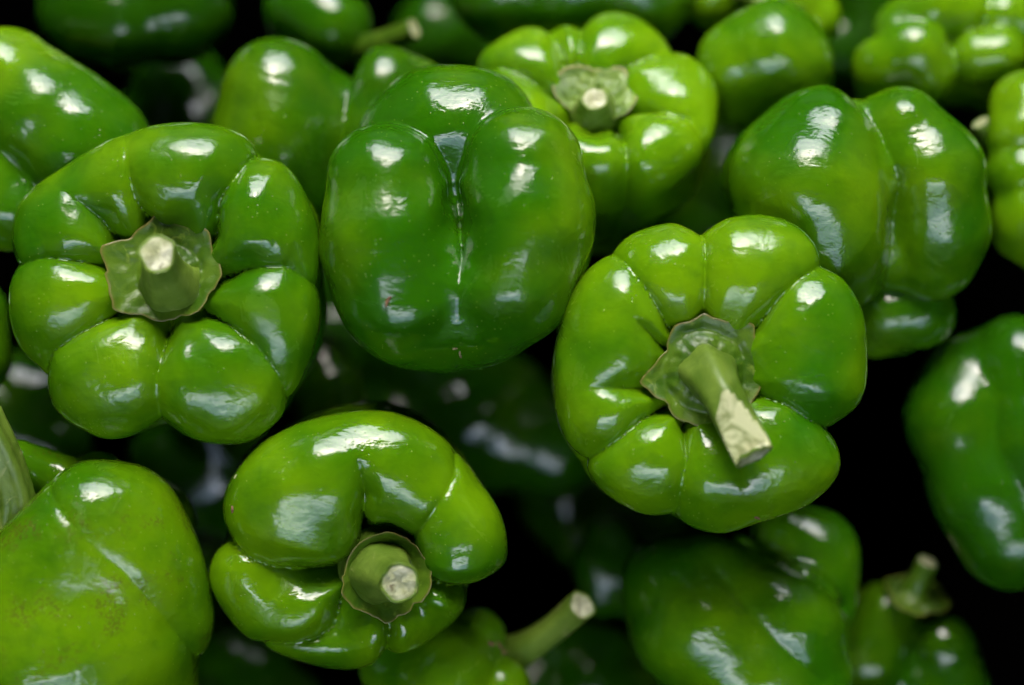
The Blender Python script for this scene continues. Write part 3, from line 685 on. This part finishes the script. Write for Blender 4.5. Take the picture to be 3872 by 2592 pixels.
# S
B, root, body = pepper('small pepper at the bottom right with blunt stem and three knobby shoulders', [
    dict(chains=[[(2020, 1400, -130, 74), (1990, 1510, -130, 90)]], k=50), dict(chains=[[(2160, 1480, -120, 76), (2170, 1580, -150, 100)]], k=50), dict(chains=[[(2085, 1440, -190, 60), (2080, 1560, -170, 100)]], k=50)],
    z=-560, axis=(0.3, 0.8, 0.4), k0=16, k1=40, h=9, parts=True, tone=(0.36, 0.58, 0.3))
add_calyx(B, root, np.array(PZ(2085, 1365, -630)), (0.3, 0.8, 0.45), [(2020, 1350), (2080, 1330), (2150, 1350), (2170, 1385), (2120, 1410), (2060, 1400)], dish=5, neck=40, neck_h=20, seed=41)
add_stem(B, root, [PZ(2080, 1370, -650), PZ(2098, 1330, -630), PZ(2122, 1285, -600)], [46, 30, 28], seed=42, m_=CALYX)
# T
B, root, body = pepper('pepper at the bottom centre, blurred, with a long stem ending in a round pale cut', [
    dict(chains=[[(920, 1520, -180, 100), (1010, 1540, -130, 120)], [(1090, 1460, -170, 68), (1050, 1500, -150, 90)]], k=60), dict(chains=[[(1140, 1580, -150, 80)]], k=50)],
    z=-260, core=[[(1020, 1560, -240, 150)]], axis=(0.7, 0.3, 0.5), k0=10, k1=30, h=8, parts=True, tone=(0.55, 1.0, 0.5))
add_stem(B, root, [PZ(1110, 1530, -520), PZ(1195, 1488, -480), PZ(1260, 1445, -420), PZ(1322, 1392, -350)], [70, 44, 36, 37], seed=44, cutn=(0.4, 0.25, 0.85))
for k_, (x, y, L_, a_) in enumerate([(1118, 1468, 16, -0.4), (1142, 1478, 14, -1.2), (1150, 1496, 12, 0.3)]): scrap('', x, y, L_, 5, a_, 30+k_, parent=root, name='withered_calyx_tip')
# W
pepper('sliver of a dark pepper at the left edge beside the large stem-up pepper', [dict(chains=[[(-70, 720, -120, 92), (-65, 820, -130, 90)]])], z=-220, h=10, tone=(0.4, 0.9, 0.3))

# deeper, shaded layer seen through the gaps; skin tone darkened to deepen that shade
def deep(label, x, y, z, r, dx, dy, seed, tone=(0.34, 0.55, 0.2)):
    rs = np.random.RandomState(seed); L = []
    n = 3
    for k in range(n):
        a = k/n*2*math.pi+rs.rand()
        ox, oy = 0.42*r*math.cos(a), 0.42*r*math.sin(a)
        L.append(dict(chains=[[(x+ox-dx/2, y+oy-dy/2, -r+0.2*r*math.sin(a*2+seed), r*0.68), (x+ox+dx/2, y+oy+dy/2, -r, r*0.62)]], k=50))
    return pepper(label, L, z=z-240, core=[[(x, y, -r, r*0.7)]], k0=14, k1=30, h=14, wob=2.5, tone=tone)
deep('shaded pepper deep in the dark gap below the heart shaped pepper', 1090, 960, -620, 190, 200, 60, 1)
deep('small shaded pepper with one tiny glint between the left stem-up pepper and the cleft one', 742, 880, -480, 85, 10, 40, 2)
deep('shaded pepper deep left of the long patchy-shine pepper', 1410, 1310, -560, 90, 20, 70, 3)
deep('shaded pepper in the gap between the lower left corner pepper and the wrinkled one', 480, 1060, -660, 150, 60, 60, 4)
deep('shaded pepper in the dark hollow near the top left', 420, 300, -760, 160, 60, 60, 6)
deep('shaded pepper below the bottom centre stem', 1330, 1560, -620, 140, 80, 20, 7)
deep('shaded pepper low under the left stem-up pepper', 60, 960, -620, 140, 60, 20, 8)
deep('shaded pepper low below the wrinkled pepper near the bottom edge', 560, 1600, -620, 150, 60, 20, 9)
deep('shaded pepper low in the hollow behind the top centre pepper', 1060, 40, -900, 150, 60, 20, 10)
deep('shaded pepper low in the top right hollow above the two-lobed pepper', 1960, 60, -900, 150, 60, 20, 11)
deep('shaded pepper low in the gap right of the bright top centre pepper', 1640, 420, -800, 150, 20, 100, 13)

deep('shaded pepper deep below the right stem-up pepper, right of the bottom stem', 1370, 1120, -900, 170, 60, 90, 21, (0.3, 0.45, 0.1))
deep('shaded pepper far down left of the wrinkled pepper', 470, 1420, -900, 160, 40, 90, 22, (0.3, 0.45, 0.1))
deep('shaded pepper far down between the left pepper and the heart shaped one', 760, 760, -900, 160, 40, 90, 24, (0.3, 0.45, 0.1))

# ------------------------------------------------------------------ unseen sheets and walls added to block sky, leaving openings for highlights
def sheet_with_gaps(name, x0, x1, y0, y1, z, holes, step=0.05):
    nx, ny = int((x1-x0)/step), int((y1-y0)/step); V = []; F = []; rs_ = random.Random(4)
    for j in range(ny+1):
        for i in range(nx+1):
            x, y = x0+i*step, y0+j*step
            V.append((x+0.35*step*rs_.uniform(-1, 1)*(0 < i < nx), y+0.35*step*rs_.uniform(-1, 1)*(0 < j < ny), z+0.03*math.sin(x*5)+0.04*math.sin(y*4+x)))
    for j in range(ny):
        for i in range(nx):
            x, y = x0+(i+0.5)*step, y0+(j+0.5)*step; keep_ = True
            for (cx, cy, rx, ry, ph) in holes:
                a = math.atan2(y-cy, x-cx); wv = 1+0.10*math.sin(3*a+ph)+0.07*math.sin(7*a+2*ph)
                if (abs((x-cx)/rx)**3+abs((y-cy)/ry)**3)**(1/3) < wv: keep_ = False
            if keep_: k_ = j*(nx+1)+i; F.append((k_, k_+1, k_+nx+2, k_+nx+1))
    o = link(name, mesh(name, V, F, True), BLOCKER); o['kind'] = 'structure'
    sm = o.modifiers.new('thickness', 'SOLIDIFY'); sm.thickness = 0.01
sheet_with_gaps('sky_blocker_roof', -2.4, 2.4, -2.75, 4.4, 2.3, [(0.05, 1.42, 0.95, 0.84, 0.5)])  # added out of view; its gap is cut to shape the highlights
for s_ in (-1, 1):
    a, b = sorted((s_*1.5, s_*1.53))
    box_mesh('side_sky_blocker', (a, -3.4, -0.74), (b, 4.4, 2.2), BLOCKER, kind='structure')  # unseen, added to narrow the sky openings left and right
box_mesh('low_sky_blocker', (-12, 6.0, -0.74), (12, 6.3, 4.2), BLOCKER, kind='structure')  # unseen, added to keep low sky off the pepper rims
box_mesh('low_sky_blocker', (-12, -6.3, -0.74), (12, -6.0, 2.1), BLOCKER, kind='structure')
for lo_, hi_ in (((-0.232, -0.24, -0.598), (-0.215, 0.30, 0.17)), ((0.215, -0.24, -0.598), (0.232, 0.30, 0.17)), ((-0.214, -0.24, -0.598), (0.214, -0.225, 0.13)), ((-0.214, 0.28, -0.598), (0.214, 0.30, 0.19))):
    box_mesh('heap_side_blocker', lo_, hi_, CRATE, kind='structure')  # added just out of view to stop light entering the heap sideways
print('objects', len(bpy.data.objects), 'tris', sum(len(o.data.polygons)*2 for o in bpy.data.objects if o.type == 'MESH'), 'time', time.time()-T0)
